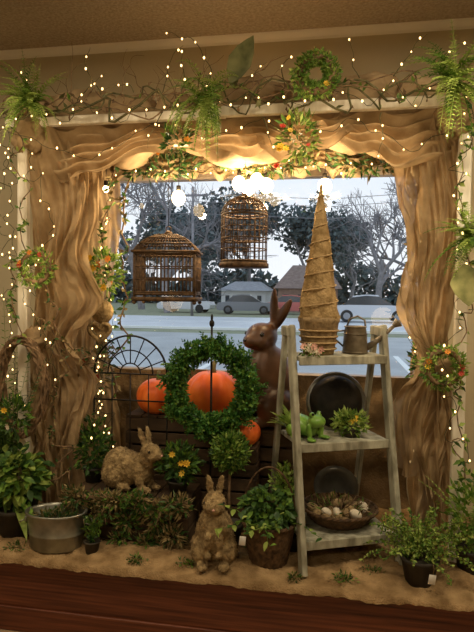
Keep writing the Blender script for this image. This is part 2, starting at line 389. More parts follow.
# ------------------------------------------------------------------ ferns & florals on the frame
def fern(c,n,L,ll,droop,dirf):
    b=MB()
    for _ in range(n):
        b.frond(V(c)+rdir()*.03,dirf(),L*U(.55,1.2),ll,0 if R()<.7 else 1,droop*U(.6,1.3),14,w=.42)
    b.obj('hanging_fern',[M_leafb,M_leaf])
fern((-1.0,.22,2.62),44,.24,.032,6,lambda:V((U(-1,1),U(-.9,0),U(-.5,1.5))))
fern((-.07,.20,2.58),50,.27,.030,11,lambda:V((U(-.6,.6),U(-.7,.0),U(-1,1.3))))
fern((1.05,.18,2.60),50,.25,.032,6,lambda:V((U(-1,1),U(-.9,0),U(-.7,1.4))))
fern((1.16,.22,1.92),44,.23,.032,6,lambda:V((U(-1,.8),U(-.8,0),U(-.7,1.3))))
def clump(c,r,n,fl,fr=.02,leafm=(0,1),L=.05,W=.018):
    b=MB(); bush(b,c,r,n,L,W,list(leafm)); flowers(b,c,r[0],fl[1],fr,fl[0])
    b.obj('floral_spray',[M_leaf,M_leafb,M_yel,M_org,M_red,M_leafd,M_cream,M_dried])
clump((.37,.22,2.40),(.09,.06,.12),260,([2,2,2,4],8),leafm=(0,1,7))
clump((-.24,.30,2.42),(.07,.06,.08),120,([3],1),leafm=(0,5,7))
clump((-.76,.60,1.78),(.11,.08,.13),330,([3,2,3,6],16),.024)
clump((1.00,.58,1.88),(.07,.06,.13),200,([4,3],5),.02,leafm=(0,5,7))
clump((.15,.8,2.42),(.30,.05,.07),380,([4,2],3),leafm=(7,5,5),L=.06)
clump((-.50,.8,2.42),(.26,.05,.08),380,([4,3],2),leafm=(7,5,5),L=.06)
clump((.75,.8,2.42),(.26,.05,.08),360,([4,3],3),leafm=(7,5,5),L=.06)
clump((-.80,.62,1.2),(.07,.06,.20),200,([6,4],2),leafm=(7,5,7),L=.05)
clump((1.0,.52,1.3),(.06,.05,.25),200,([6,4],3),leafm=(7,5,0),L=.045)
def trail(b,pts,n,amp,L,seed,mis=(1,2),r=.003):
    o=[]
    for i in range(len(pts)-1): o+=wander(pts[i],pts[i+1],n,amp,seed+i)[:-1]
    b.tube(o,r,5,0)
    for p in o:
        for _ in range(3):
            if R()<.6: b.leaf(p,rdir()+V((0,-.4,-.2)),L*U(.6,1.2),L*.45,random.choice(mis))
b=MB()
trail(b,[(-1.12,.27,2.5),(-1.04,.25,2.0),(-1.12,.25,1.6),(-1.02,.24,1.3)],18,.14,.04,1,(1,2,3))
trail(b,[(-.72,.66,2.4),(-.78,.62,2.0),(-.72,.62,1.6),(-.75,.6,1.3)],18,.12,.05,9,(1,3,4))
trail(b,[(-.66,.74,2.4),(-.7,.72,2.0),(-.68,.72,1.6),(-.72,.6,1.0)],18,.10,.05,12,(4,3,1),.005)
trail(b,[(-.95,.28,1.7),(-.85,.3,1.3),(-.92,.3,.9),(-.8,.28,.62)],18,.14,.03,15,(4,3),.005)
trail(b,[(-1.0,.28,1.5),(-.80,.3,1.35),(-.66,.4,1.25),(-.75,.4,.9)],18,.14,.03,75,(4,3),.004)
b.obj('trailing_vine',[M_twig,M_leaf,M_leafb,M_leafd,M_dried])
b=MB()
trail(b,[(1.15,.26,2.5),(1.1,.23,2.1),(1.17,.23,1.7),(1.1,.24,1.2),(1.16,.22,.8)],18,.12,.045,21,(1,2,3))
trail(b,[(.93,.7,2.4),(.99,.68,2.0),(.95,.66,1.6),(1.0,.6,1.2)],18,.10,.05,29,(4,3,1))
b.obj('trailing_vine',[M_twig,M_leaf,M_leafb,M_leafd,M_dried])
def wreath(c,Rm,rt,n,L,W,tilt=0,fl=None,rz=0,sq=1.0):
    b=MB(); E=Euler((tilt,0,rz)).to_matrix(); c=V(c)
    b.tube([c+E@V((Rm*math.cos(a)*sq,0,Rm*math.sin(a))) for a in [2*pi*i/40 for i in range(40)]],rt*.55,8,2,closed=True)
    for _ in range(n):
        a=U(0,2*pi); rad=V((math.cos(a)*sq,0,math.sin(a))); ph=U(0,2*pi)
        o=rad*math.cos(ph)+V((0,math.sin(ph),0)); q=rt*U(.35,.9)*(1+.25*noise.noise(V((math.cos(a)*3,math.sin(a)*3,n))))
        p=rad*Rm+o*q; d=o+rdir()*.7+V((-rad.z,0,rad.x))*.5
        b.leaf(c+E@p,E@d,L*U(.6,1.2),W,0 if R()<.6 else 1)
    if fl:
        for _ in range(fl):
            a=U(0,2*pi); p=V((math.cos(a)*Rm*sq,-rt,math.sin(a)*Rm)); flower(b,c+E@p,.017,random.choice([3,4,5]))
    return b
wc=V((-.075,.40,1.165))
w=wreath(wc,.195,.052,2600,.034,.014)
for _ in range(360):
    a=U(0,2*pi); rad=V((math.cos(a),0,math.sin(a))); ph=U(-1.9,1.9)+(0 if R()<.75 else pi)
    o=(rad*math.cos(ph)+V((0,-abs(math.sin(ph)),0))).normalized(); p=wc+rad*.195+o*.03; d=(o+V((-rad.z,0,rad.x))*U(.2,.9)+rdir()*.35).normalized()
    n=int(U(4,9)); inner=(o.dot(rad)<-.3)
    for i in range(n if not inner else 4):
        p=p+d*.0085; d=(d+rdir()*.15).normalized(); sd=d.cross(rdir()).normalized()
        for sg in(-1,1): w.leaf(p,sd*sg+d*.6,.022,.013,random.choice([0,0,1]))
w.tube([(-.075,.40,Z0+.01),(-.075,.40,1.5)],.006,8,6); w.ell((-.075,.4,1.5),(.014,.014,.02),6); w.ell((-.075,.4,1.53),(.007,.007,.02),6)
w.lathe([(.0,.0),(.075,.0),(.075,.008),(.02,.02),(.008,.04)],20,Matrix.Translation((-.075,.4,Z0)),6)
w.obj('boxwood_wreath_on_stand',[M_box,M_leaf,M_leafd,M_yel,M_org,M_red,M_black])
WM=[M_leaf,M_leafb,M_twig,M_yel,M_org,M_red]
wreath((.45,.18,2.665),.075,.036,1500,.022,.012,fl=1).obj('mini_wreath',WM)
wreath((-.97,.22,1.78),.075,.025,420,.03,.012,fl=5).obj('mini_wreath',WM)
wreath((1.05,.22,1.33),.075,.024,420,.03,.012,fl=5).obj('mini_wreath',WM)
b=MB(); b.bleaf(V((.04,.22,2.66)),V((.55,-.1,1)),.24,.12,0,up=V((0,-1,0)),droop=.0); b.bleaf(V((.06,.24,2.64)),V((-.1,-.1,1)),.13,.06,0,up=V((0,-1,0)),droop=.0)
b.obj('magnolia_leaf',[M_olive])
b=MB(); b.bleaf(V((1.12,.18,1.80)),V((.1,-.1,-1)),.19,.15,0,up=V((0,-1,0)),droop=.0); b.obj('magnolia_leaf',[M_olive])
b=MB()
hp=[]
for i in range(40):
    t=2*pi*i/40; hp.append(V((-.77+.0045*16*math.sin(t)**3*.9,.565,1.43+.0045*(13*math.cos(t)-5*math.cos(2*t)-2*math.cos(3*t)-math.cos(4*t))*.85)))
b.tube(hp,.012,6,0,closed=True)
b.add([h+V((0,.004,0)) for h in hp],[tuple(range(40))],0)
b.lathe([(.0,-.01),(.06,-.01),(.068,0),(.06,.012),(0,.014)],24,Matrix.Translation((-.755,.57,1.545))@Matrix.Rotation(pi/2,4,'X'),0)
b.obj('straw_heart_ornament',[M_moss])
# ------------------------------------------------------------------ fairy lights
b=MB()
def bulbs(pts,every,sp=.012,r=.0043):
    acc=0
    for i in range(1,len(pts)):
        acc+=(pts[i]-pts[i-1]).length
        if acc>every*U(.6,1.4):
            acc=0; p=pts[i]+V((U(-1,1),-abs(U(0,1)),U(-1,1)))*sp; q=r*U(.75,1.25)
            b.ell(p,(q,q,q*1.35),1,6,5)
def fl(pts,n,amp,seed,every=.07):
    o=[]
    for i in range(len(pts)-1): o+=wander(pts[i],pts[i+1],n,amp,seed+i*2.1)[:-1]
    o.append(V(pts[-1])); b.tube(o,.0016,3,0); bulbs(o,every)
fl([(-1.17,.23,2.55),(0,.22,2.57),(1.2,.22,2.57)],50,.11,1,.08)
fl([(-1.13,.24,2.48),(-.7,.3,2.34),(-.35,.3,2.52),(-.1,.3,2.42),(.2,.3,2.52),(.4,.3,2.38),(.6,.3,2.5),(.9,.3,2.33),(1.13,.24,2.5)],12,.05,5,.11)
fl([(-1.13,.24,2.5),(-1.10,.22,1.9),(-1.13,.23,1.4),(-1.0,.22,1.0)],36,.08,11,.075)
fl([(-1.06,.24,2.45),(-.9,.28,2.0),(-1.05,.24,1.6),(-.85,.26,1.2)],36,.10,15,.10)
fl([(-.72,.70,2.4),(-.78,.6,1.95),(-.7,.62,1.5),(-.75,.5,1.1),(-.6,.45,.8)],30,.10,19,.065)
fl([(-.72,.36,1.5),(-.66,.36,1.2),(-.70,.34,.9)],20,.08,119,.06)
fl([(-1.14,.3,2.42),(-1.25,.3,2.1),(-1.14,.28,1.8)],26,.1,23,.11)
fl([(1.17,.23,2.5),(1.07,.2,2.1),(1.15,.21,1.7),(1.04,.2,1.3),(1.14,.2,.9)],30,.10,31,.10)
fl([(.93,.66,2.4),(.98,.62,2.0),(.95,.6,1.6),(1.0,.55,1.2),(.95,.5,.8)],30,.08,37,.07)
fl([(-.7,.72,2.36),(.1,.72,2.37),(.92,.7,2.36)],50,.06,41,.09)
for t in TND: bulbs(t,.065,.004,.0042)
b.obj('fairy_lights',[M_wire,M_bulb])
b=MB()
GL=[(-.37,.78,2.22),(-.01,.80,2.30),(.045,.80,2.275),(.095,.80,2.315),(.15,.80,2.285),(.485,.78,2.27),(-.80,.72,2.27)]
for (x,y,z) in GL:
    r=.040 if x>-.7 else .018
    b.ell((x,y,z),(r,r,r*1.15),1,16,12); b.lathe([(.012,0),(.014,.01),(.013,.03),(.0,.034)],12,Matrix.Translation((x,y,z+r*1.05)),0)
    b.tube([(x,y,z+.05),(x+.005,y,2.5)],.002,5,0)
b.obj('globe_string_lights',[M_black,M_globe])
def plight(name,loc,e,col=(1,.73,.42),r=.03):
    l=bpy.data.lights.new(name,'POINT'); l.energy=e; l.color=col; l.shadow_soft_size=r
    o=bpy.data.objects.new(name,l); o.location=loc; bpy.context.scene.collection.objects.link(o)
for i,(x,y,z) in enumerate([(-.37,.70,2.2),(.06,.70,2.25),(.485,.70,2.24)]): plight('globe_glow',(x,y,z),13 if i!=1 else 26)
for p in [(-1.0,.06,2.42),(-.3,.04,2.46),(.4,.04,2.46),(1.0,.04,2.42),(-.95,.08,1.7),(1.05,.04,1.7),(-.62,.55,1.6),(.88,.55,1.5)]: plight('fairy_glow',p,1.5,r=.08)
# ------------------------------------------------------------------ bird cages
b=MB(); hw,hd=.165,.12
def rect(z,w,d): return [V((-w,-d,z)),V((w,-d,z)),V((w,d,z)),V((-w,d,z))]
def rring(z,w,d,r):
    q=rect(z,w,d)
    for i in range(4): b.tube([q[i],q[(i+1)%4]],r,5,0)
b.box((0,0,.012),(2*hw+.03,2*hd+.03,.024),0,None,.006); b.box((0,0,.04),(2*hw+.012,2*hd+.012,.012),0,None,.004)
for z,w_,d_,r in [(.05,hw,hd,.006),(.12,hw,hd,.0035),(.19,hw,hd,.0035),(.26,hw,hd,.008),(.272,hw+.012,hd+.012,.007)]: rring(z,w_,d_,r)
for i in range(17):
    x=-hw+2*hw*i/16
    for sg in(-1,1):
        b.tube([(x,sg*hd,.03),(x,sg*hd,.27)],.0028,4,0)
        b.tube([(x*(1.05-.95*t**1.3),sg*hd*(1.05-.95*t**1.3),.27+.105*math.sin(t*pi/2)) for t in [k/7 for k in range(8)]],.0026,4,0)
for i in range(1,12):
    y=-hd+2*hd*i/12
    for sg in(-1,1):
        b.tube([(sg*hw,y,.03),(sg*hw,y,.27)],.0028,4,0)
        b.tube([(sg*hw*(1.05-.95*t**1.3),y*(1.05-.95*t**1.3),.27+.105*math.sin(t*pi/2)) for t in [k/7 for k in range(8)]],.0026,4,0)
for t in(.3,.55,.8): s_=1.05-.95*t**1.3; rring(.27+.105*math.sin(t*pi/2),hw*s_,hd*s_,.005)
for sx in(-1,1):
    for sy in(-1,1): b.tube([(sx*hw,sy*hd,0),(sx*hw,sy*hd,.275)],.007,6,0); b.ell((sx*hw,sy*hd,-.005),.012,0)
b.ell((0,0,.382),(.022,.02,.014),0); b.tube([(.015*math.cos(a),0,.405+.015*math.sin(a)) for a in [2*pi*k/14 for k in range(14)]],.003,5,0,closed=True)
b.tube([(0,0,.42),(0,0,.866)],.0018,4,1); b.tube([(-hw+.02,0,.13),(hw-.02,0,.13)],.005,6,0)
b.obj('birdcage',[M_wicker,M_black],loc=(-.375,.6,1.61),rot=(0,0,.12))
b=MB(); r0=.125
def ring_(z,r,t): b.tube([V((r*math.cos(a),r*math.sin(a),z)) for a in [2*pi*k/36 for k in range(36)]],t,5,0,closed=True)
b.lathe([(0,0),(r0+.012,0),(r0+.012,.022),(r0,.03),(0,.03)],32,None,0)
for z,t in [(.035,.006),(.1,.0035),(.16,.0035),(.22,.0035),(.285,.006),(.30,.004)]: ring_(z,r0,t)
for i in range(26):
    a=2*pi*i/26
    b.tube([(r0*math.cos(a),r0*math.sin(a),.02),(r0*math.cos(a),r0*math.sin(a),.29)]+[(r0*math.cos(f_)*math.cos(a),r0*math.cos(f_)*math.sin(a),.29+.10*math.sin(f_)) for f_ in [k*pi/2/7 for k in range(1,8)]],.0028,4,0)
for f_ in(.45,.85,1.2): ring_(.29+.10*math.sin(f_),r0*math.cos(f_),.0035)
b.ell((0,0,.395),(.016,.016,.012),0); b.tube([(.014*math.cos(a),0,.415+.014*math.sin(a)) for a in [2*pi*k/14 for k in range(14)]],.003,5,0,closed=True)
b.tube([(0,0,.43),(0,0,.675)],.0018,4,1); b.tube([(-r0,0,.14),(r0,0,.14)],.005,6,0)
b.tube([(-.035,-r0,.06),(.035,-r0,.06),(.035,-r0,.15),(-.035,-r0,.15)],.004,5,0,closed=True)
b.obj('birdcage',[M_wicker,M_black],loc=(.057,.6,1.80))
# ------------------------------------------------------------------ step ladder
LR=math.atan2(.2,.45); LC=(.555,.41); lad=empty('step_ladder',(LC[0],LC[1],Z0),LR)
LH=1.13; hwL=.245
def ld(h): return .035+(.26-.035)*(1-h/LH)
b=MB()
for sx in(-1,1):
    b.beam((sx*hwL,-.26,0.0),(sx*hwL,-.035,LH),.028,.055)
    b.beam((sx*hwL,.26,0.0),(sx*hwL,.035,LH-.02),.024,.042)
    b.box((sx*hwL,0,LH-.03),(.034,.13,.05),0,None,.005)
b.obj('legs',[M_grey],False,lad)
b=MB()
for h,ov in((.145,.0),(.575,.0),(.985,.05)):
    d=ld(h)+ov; n=3
    for k in range(n):
        w_=2*d/n; b.box((0,-d+w_*(k+.5),h-.011),(2*hwL-.034,w_-.005,.022),0,None,.003)
    b.box((0,-d-.006,h-.02),(2*hwL-.03,.014,.042),0,None,.003)
b.obj('shelves',[M_grey],False,lad)
def onlad(lx,ly,h): 
    c,s_=math.cos(LR),math.sin(LR); return V((LC[0]+lx*c-ly*s_,LC[1]+lx*s_+ly*c,Z0+h))
M_cone=mat('burlap_cone',(.20,.13,.055),(.42,.30,.15),22,.95,.7,90,spec=.03)
p=onlad(-.085,0.0,.985)
b=MB()
b.lathe([(0,0),(.075,0),(.082,.03),(.098,.155),(.104,.165),(.104,.185),(.09,.185),(.06,.17),(0,.165)],36,None,1,mod=lambda a,z,i:1+.02*math.sin(a*13))
for z in(.03,.06,.09,.12): b.tube([(( .084+z*.11)*math.cos(a),(.084+z*.11)*math.sin(a),z) for a in [2*pi*k/30 for k in range(30)]],.005,5,2,closed=True)
prof=[]
for k in range(26):
    t=k/25; prof.append((.092*(1-t)**.92+.006,.18+.64*t))
b.lathe(prof,48,None,0,mod=lambda a,z,i:1+.07*math.sin(a*3+z*14)+.05*math.sin(a*7-z*30)+.02*math.sin(a*11+z*40))
h=[]
for k in range(200):
    t=k/199; a=t*2*pi*8; r=(.092*(1-t)**.92+.006)*1.06; h.append(V((r*math.cos(a),r*math.sin(a),.19+.62*t)))
b.tube(h,.004,4,2)
b.ell((0,0,.825),(.008,.008,.02),0)
b.obj('burlap_cone_topiary',[M_cone,M_wickl,M_rope],loc=p)
p=onlad(.115,.0,.985)
b=MB(); b.lathe([(0,0),(.062,0),(.064,.005),(.058,.10),(.052,.135),(.054,.14),(.045,.14),(.045,.12),(0,.02)],28,None,0)
for z,r in((.01,.065),(.1,.0595),(.136,.055)): b.tube([(r*math.cos(a),r*math.sin(a),z) for a in [2*pi*k/28 for k in range(28)]],.003,5,0,closed=True)
b.tube([(.055,0,.03),(.10,0,.06),(.15,-.0,.105),(.19,0,.145)],[.018,.014,.011,.009],10,0)
b.lathe([(.009,0),(.026,.03),(.026,.034),(0,.04)],16,Matrix.Translation((.187,0,.142))@Matrix.Rotation(.85,4,'Y'),0)
b.tube([(-.045,0,.13),(-.03,0,.175),(.01,0,.19),(.045,0,.17),(.05,0,.135)],.005,7,0)
b.tube([(-.055,0,.115),(-.095,0,.11),(-.10,0,.07),(-.06,0,.035)],.005,7,0)
b.obj('watering_can',[M_rust],loc=p,rot=(0,0,.0))
p=onlad(-.17,-.105,.985); b=MB()
for _ in range(9): flower(b,p+V((U(-.03,.05),U(-.02,.02),U(.012,.05))),.022,random.choice([0,1,0]))
bush(b,p+V((.01,0,.02)),(.05,.025,.018),40,.03,.01,2); b.obj('paper_flowers',[M_cream,M_pink,M_leaf])
b=MB(); Mx=Matrix.Rotation(pi/2-.22,4,'X')@Matrix.Rotation(pi,4,'X')@Matrix.Scale(-1,4,(0,0,1))
b.lathe([(0,.0),(.10,.0),(.125,-.02),(.135,-.05)],40,Mx,0); b.lathe([(.135,-.05),(.152,-.055),(.157,-.048),(.152,-.043),(.138,-.043)],40,Mx,1); b.lathe([(.138,-.043),(.128,-.012),(.10,.008),(0,.008)],40,Mx,0)
o=b.obj('black_metal_pan',[M_black,M_pan])
p=onlad(.045,.055,.575); o.location=(p.x,p.y,p.z+.157); o.rotation_euler=(0,0,.1)
p=onlad(.07,-.06,.575); b=MB(); bush(b,p+V((0,0,.07)),(.085,.05,.06),420,.032,.014,[0,1,1])
b.lathe([(0,0),(.03,0),(.042,.045),(.036,.045),(.0,.03)],18,Matrix.Translation(p),2); flowers(b,p+V((0,0,.06)),.05,4,.014,[3]); b.obj('potted_greenery',[M_leaf,M_leafb,M_pot,M_yel])
# ------------------------------------------------------------------ organic figures
def organic(parts,vox=.007,disp=.003,dscale=30,smooth=5):
    b=MB()
    for (c,r,rot) in parts:
        b.ell(c,r,0,20,14,Euler(rot).to_matrix())
    me=bpy.data.meshes.new('tmp'); me.from_pydata(b.v,[],b.f); o=bpy.data.objects.new('tmp',me); bpy.context.scene.collection.objects.link(o)
    m=o.modifiers.new('r','REMESH'); m.mode='VOXEL'; m.voxel_size=vox
    m=o.modifiers.new('s','SMOOTH'); m.iterations=smooth; m.factor=.6
    dg=bpy.context.evaluated_depsgraph_get(); ev=o.evaluated_get(dg); me2=bpy.data.meshes.new_from_object(ev)
    bpy.data.objects.remove(o)
    vs=[v.co.copy() for v in me2.vertices]; ns=[v.normal.copy() for v in me2.vertices]
    fs=[tuple(p.vertices) for p in me2.polygons]
    out=MB()
    if disp: vs=[v+n*(disp*noise.noise(v*dscale)+disp*.7*noise.noise(v*dscale*2.3)) for v,n in zip(vs,ns)]
    out.add(vs,fs,0); out.surf=(vs,ns); return out
def fibres(mb,n,L,W,mi=0):
    vs,ns=mb.surf
    for _ in range(n):
        k=random.randrange(len(vs)); mb.leaf(vs[k]-ns[k]*.002,ns[k]*.35+rdir()*.9,L*U(.5,1.2),W,mi)
rab_sit=[((0,.01,.14),(.097,.088,.14),(0,0,0)),((0,-.03,.18),(.072,.060,.10),(0,0,0)),((.064,-.015,.07),(.052,.08,.070),(0,0,0)),((-.064,-.015,.07),(.052,.08,.070),(0,0,0)),
 ((.052,-.085,.02),(.029,.055,.02),(0,0,.1)),((-.052,-.085,.02),(.029,.055,.02),(0,0,-.1)),((.03,-.085,.13),(.019,.024,.06),(.25,0,0)),((-.03,-.085,.13),(.019,.024,.06),(.25,0,0)),
 ((.026,-.10,.075),(.016,.024,.014),(0,0,0)),((-.026,-.10,.075),(.016,.024,.014),(0,0,0)),((0,-.015,.25),(.052,.050,.05),(0,0,0)),
 ((0,-.03,.312),(.056,.062,.05),(0,0,0)),((0,-.078,.297),(.034,.03,.027),(0,0,0)),((.028,-.055,.295),(.026,.03,.026),(0,0,0)),((-.028,-.055,.295),(.026,.03,.026),(0,0,0)),
 ((.026,.0,.385),(.019,.011,.062),(0.08,.16,0)),((-.026,.0,.385),(.019,.011,.062),(.08,-.16,0)),((0,.1,.055),(.03,.03,.03),(0,0,0))]
b=organic(rab_sit,.006,.005,45); fibres(b,4200,.013,.003,1)
for sg in(-1,1): b.ell((sg*.046,-.063,.322),.0075,2)
b.ell((0,-.108,.302),(.008,.006,.006),3)
b.obj('moss_rabbit',[M_moss,M_wickl,M_eye,M_pink],loc=(.01,.125,Z0),rot=(0,0,.15),scale=.95)
rab_lie=[((0,.03,.10),(.082,.135,.092),(0,0,0)),((0,.085,.1),(.09,.085,.098),(0,0,0)),((.068,.07,.065),(.04,.072,.062),(0,0,0)),((-.068,.07,.065),(.04,.072,.062),(0,0,0)),
 ((0,-.08,.11),(.06,.06,.085),(0,0,0)),((0,-.115,.165),(.044,.048,.055),(0,0,0)),((0,-.145,.21),(.048,.06,.046),(.15,0,0)),((0,-.19,.198),(.03,.028,.025),(0,0,0)),
 ((.024,-.165,.197),(.024,.028,.024),(0,0,0)),((-.024,-.165,.197),(.024,.028,.024),(0,0,0)),((.022,-.105,.28),(.018,.011,.062),(-.35,.15,0)),((-.022,-.105,.28),(.018,.011,.062),(-.35,-.15,0)),
 ((.036,-.13,.02),(.02,.05,.019),(0,0,0)),((-.036,-.13,.02),(.02,.05,.019),(0,0,0)),((.036,-.10,.07),(.022,.024,.05),(0,0,0)),((-.036,-.10,.07),(.022,.024,.05),(0,0,0)),
 ((.065,.0,.018),(.024,.06,.018),(0,0,0)),((-.065,.0,.018),(.024,.06,.018),(0,0,0)),((0,.175,.075),(.03,.03,.03),(0,0,0))]
b=organic(rab_lie,.006,.005,45); fibres(b,4200,.013,.003,1)
for sg in(-1,1): b.ell((sg*.042,-.17,.222),.007,2)
b.ell((0,-.218,.202),(.008,.006,.006),3)
b.obj('moss_rabbit',[M_moss,M_wickl,M_eye,M_pink],loc=(-.50,.36,.622),rot=(0,0,1.15))
S=1.62
big=[]
for (c,r,rot) in rab_sit[:-3]+[rab_sit[-1]]: big.append((tuple(x*S for x in c),(r[0]*S*.9,r[1]*S,r[2]*S),rot))
big+=[((.035,.01,.66),(.036,.018,.13),(.08,.1,0)),((.095,.02,.63),(.036,.018,.13),(.05,.75,0)),((0,-.0,.55),(.055,.05,.03),(0,0,0))]
b=organic(big,.010,.0,30,6)
for sg in(-1,1): b.ell((sg*.070,-.104,.522),.012,1)
b.ell((0,-.172,.488),(.012,.009,.009),1)
b.obj('ceramic_rabbit',[M_choc,M_eye],loc=(.18,.75,.91),rot=(0,0,-.75))
fr=[((0,.02,.04),(.036,.055,.032),(.35,0,0)),((0,-.035,.062),(.032,.03,.022),(0,0,0)),((.018,-.03,.085),(.01,.01,.01),(0,0,0)),((-.018,-.03,.085),(.01,.01,.01),(0,0,0)),
 ((.04,.04,.025),(.016,.035,.02),(0,0,.4)),((-.04,.04,.025),(.016,.035,.02),(0,0,-.4)),((.05,.01,.007),(.014,.03,.007),(0,0,.3)),((-.05,.01,.007),(.014,.03,.007),(0,0,-.3)),
 ((.03,-.03,.028),(.009,.01,.03),(0,.2,0)),((-.03,-.03,.028),(.009,.01,.03),(0,-.2,0)),((.036,-.045,.006),(.013,.018,.006),(0,0,0)),((-.036,-.045,.006),(.013,.018,.006),(0,0,0))]
p=onlad(-.15,-.05,.577); b=organic([(tuple(x*1.45 for x in c),tuple(x*1.45 for x in r),ro) for c,r,ro in fr],.004,0,30,3)
for sg in(-1,1): b.ell((sg*.030,-.053,.128),.007,1)
b.obj('ceramic_frog',[M_frog,M_eye],loc=p,rot=(0,0,.9))
p=onlad(-.20,.05,.575); b=MB()
for _ in range(26): b.bleaf(p+V((0,0,.015)),V((U(-1,.6),U(-.8,.4),U(.5,1.6))),U(.12,.21),.034,0,droop=.3)
b.lathe([(0,0),(.022,0),(.03,.03),(.025,.03),(0,.02)],14,Matrix.Translation(p),1)
b.obj('potted_succulent',[M_leafb,M_pot])
def basket(b,r0,r1,h,M,rows=9,st=30,mi=0,sy=1.0):
    n=st*4
    prof=[]
    for k in range(rows*3+1):
        t=k/(rows*3); prof.append((r0+(r1-r0)*t**.8,h*t))
    def mod(a,z,i): 
        row=i//3; return 1+.03*math.sin(st*a+(row%2)*pi)*math.sin(pi*((i%3)+.5)/3)
    MM=M@Matrix.Diagonal((1,sy,1,1))
    b.lathe(prof,n,MM,mi,mod)
    b.lathe([(r0+(r1-r0)*t-.008,h*t+.003) for t in(1,.6,.3,0)]+[(0,.003)],n//2,MM,mi)
    for q in(0,1,2):
        b.tube([MM@V(((r1+.004*math.cos(a*14+q*2.1))*math.cos(a),(r1+.004*math.cos(a*14+q*2.1))*math.sin(a),h+.005*math.sin(a*14+q*2.1))) for a in [2*pi*k/110 for k in range(110)]],.0055,5,mi,closed=True)
p=onlad(.02,-.05,.145)
b=MB(); Mb=Matrix.Translation(p); basket(b,.12,.185,.075,Mb,6,30,0,sy=.95)
for k in range(26):
    a=U(0,2*pi); r=.145*math.sqrt(R()); b.ell(p+V((r*math.cos(a),r*math.sin(a),U(.045,.085))),(U(.02,.034),U(.02,.028),U(.016,.026)),random.choice([1,1,2,3]),9,7,Euler((R(),R(),R())).to_matrix())
bush(b,p+V((0,0,.07)),(.16,.15,.03),260,.045,.007,[3,0,4])
b.obj('egg_basket',[M_wicker,M_moss,M_cream,M_wickl,M_leaf])
b=MB(); b.lathe([(0,.0),(.05,.0),(.085,.03),(.115,.035),(.118,.04),(.08,.04),(.045,.01),(0,.01)],36,Matrix.Rotation(pi/2+.15,4,'X'),0)
p=onlad(.10,.17,.145); b.obj('black_metal_pan',[M_pan],loc=(p.x,p.y,p.z+.118))
# ------------------------------------------------------------------ crates / pumpkins
def crate(c,sz,ztop,extra=None):
    b=MB(); w,d=sz; h=ztop-Z0; n=max(3,round(h/.085)); cx,cy=c
    for k in range(n):
        z=Z0+.01+(h-.02)*(k+.5)/n; hh=(h-.02)/n-.012
        b.box((cx,cy-d/2+.006,z),(w,.012,hh),0,None,.002); b.box((cx,cy+d/2-.006,z),(w,.012,hh),0,None,.002)
        b.box((cx-w/2+.006,cy,z),(.012,d-.026,hh),0,None,.002); b.box((cx+w/2-.006,cy,z),(.012,d-.026,hh),0,None,.002)
    for sx in(-1,1):
        for sy in(-1,1): b.box((cx+sx*(w/2-.026),cy+sy*(d/2-.026),Z0+h/2-.005),(.026,.026,h-.014),0)
    m=max(3,int(w/.09))
    for k in range(m): b.box((cx-w/2+w*(k+.5)/m,cy,ztop-.007),(w/m-.006,d,.014),0,None,.002)
    b.obj('wooden_crate',[M_crate],False)
crate((-.33,.72),(.58,.26),.955)
crate((.20,.74),(.30,.25),.90)
crate((.08,.50),(.17,.16),.85)
crate((-.47,.37),(.64,.28),.615)
def pumpkin(c,r):
    b=MB(); pr=[]
    for k in range(17):
        ph=-pi/2+pi*k/16; pr.append((math.cos(ph)+1e-3,math.sin(ph)*.86-.12*math.exp(-(math.cos(ph)/.3)**2)*(1 if ph>0 else -1)))
    b.lathe([(a*r,z*r) for a,z in pr],60,None,0,mod=lambda a,z,i:.93+.09*abs(math.sin(a*5.5)))
    b.tube([(0,0,r*.66),(0,0,r*.88),(r*.08,0,r*1.02),(r*.2,0,r*1.1)],[r*.13,r*.09,r*.08,r*.09],8,1)
    b.obj('pumpkin',[M_pump,M_stem],loc=(c[0],c[1],c[2]+r*.74),rot=(0,0,R()*3))
pumpkin((-.130,.70,.955),.165); pumpkin((-.46,.70,.955),.128); pumpkin((.09,.49,.85),.086)
b=MB()
for (x,z,rx,rz,n) in [(-.74,.60,.08,.05,260),(-.66,.52,.07,.08,260),(-.55,.60,.10,.035,300),(-.46,.50,.06,.06,160),(-.40,.60,.08,.045,260),(-.30,.53,.08,.10,360),(-.20,.60,.08,.05,240),(-.72,.43,.07,.04,160),(-.22,.44,.07,.05,200),(-.50,.41,.05,.025,90),(-.36,.40,.06,.025,110)]:
    bush(b,(x,.205,z),(rx,.035,rz),int(n*1.1),.042,.013,random.choice([[1,1,0],[0,1,2],[1,2,2]]),.1,.2)
for k in range(16):
    tb=tendril(b,(U(-.78,-.16),.2,.60),(U(-1,1),-.6,U(-.9,.5)),9,k+190,3)
    for q in tb: b.leaf(q,rdir(),.035,.013,random.choice([0,1]))
b.tube([(-.80,.215,.61),(-.6,.205,.605),(-.4,.212,.612),(-.14,.21,.605)],.014,8,3)
b.obj('moss_garland',[M_leaf,M_leafd,M_dried,M_twig])
b=MB()
for (x,y,r,n) in [(-.10,.06,.05,120),(.40,.03,.04,70),(.62,.06,.06,120),(-.35,.05,.05,90),(-.98,.06,.06,120),(.14,.30,.06,120),(.75,.15,.05,100),(-.05,.28,.06,120)]:
    bush(b,(x,y,Z0+.012),(r,r*.6,.014),n,.024,.008,[0,1,2],.3,.1)
b.obj('moss_tufts',[M_leaf,M_leafd,M_dried])
b=MB(); c=V((-.57,.53,1.20)); ra=.215
for q,rr in((ra,.006),(ra*.62,.004),(ra*.28,.004)): b.tube([c+V((q*math.cos(a),0,q*math.sin(a))) for a in [pi*k/20 for k in range(21)]],rr,6,0)
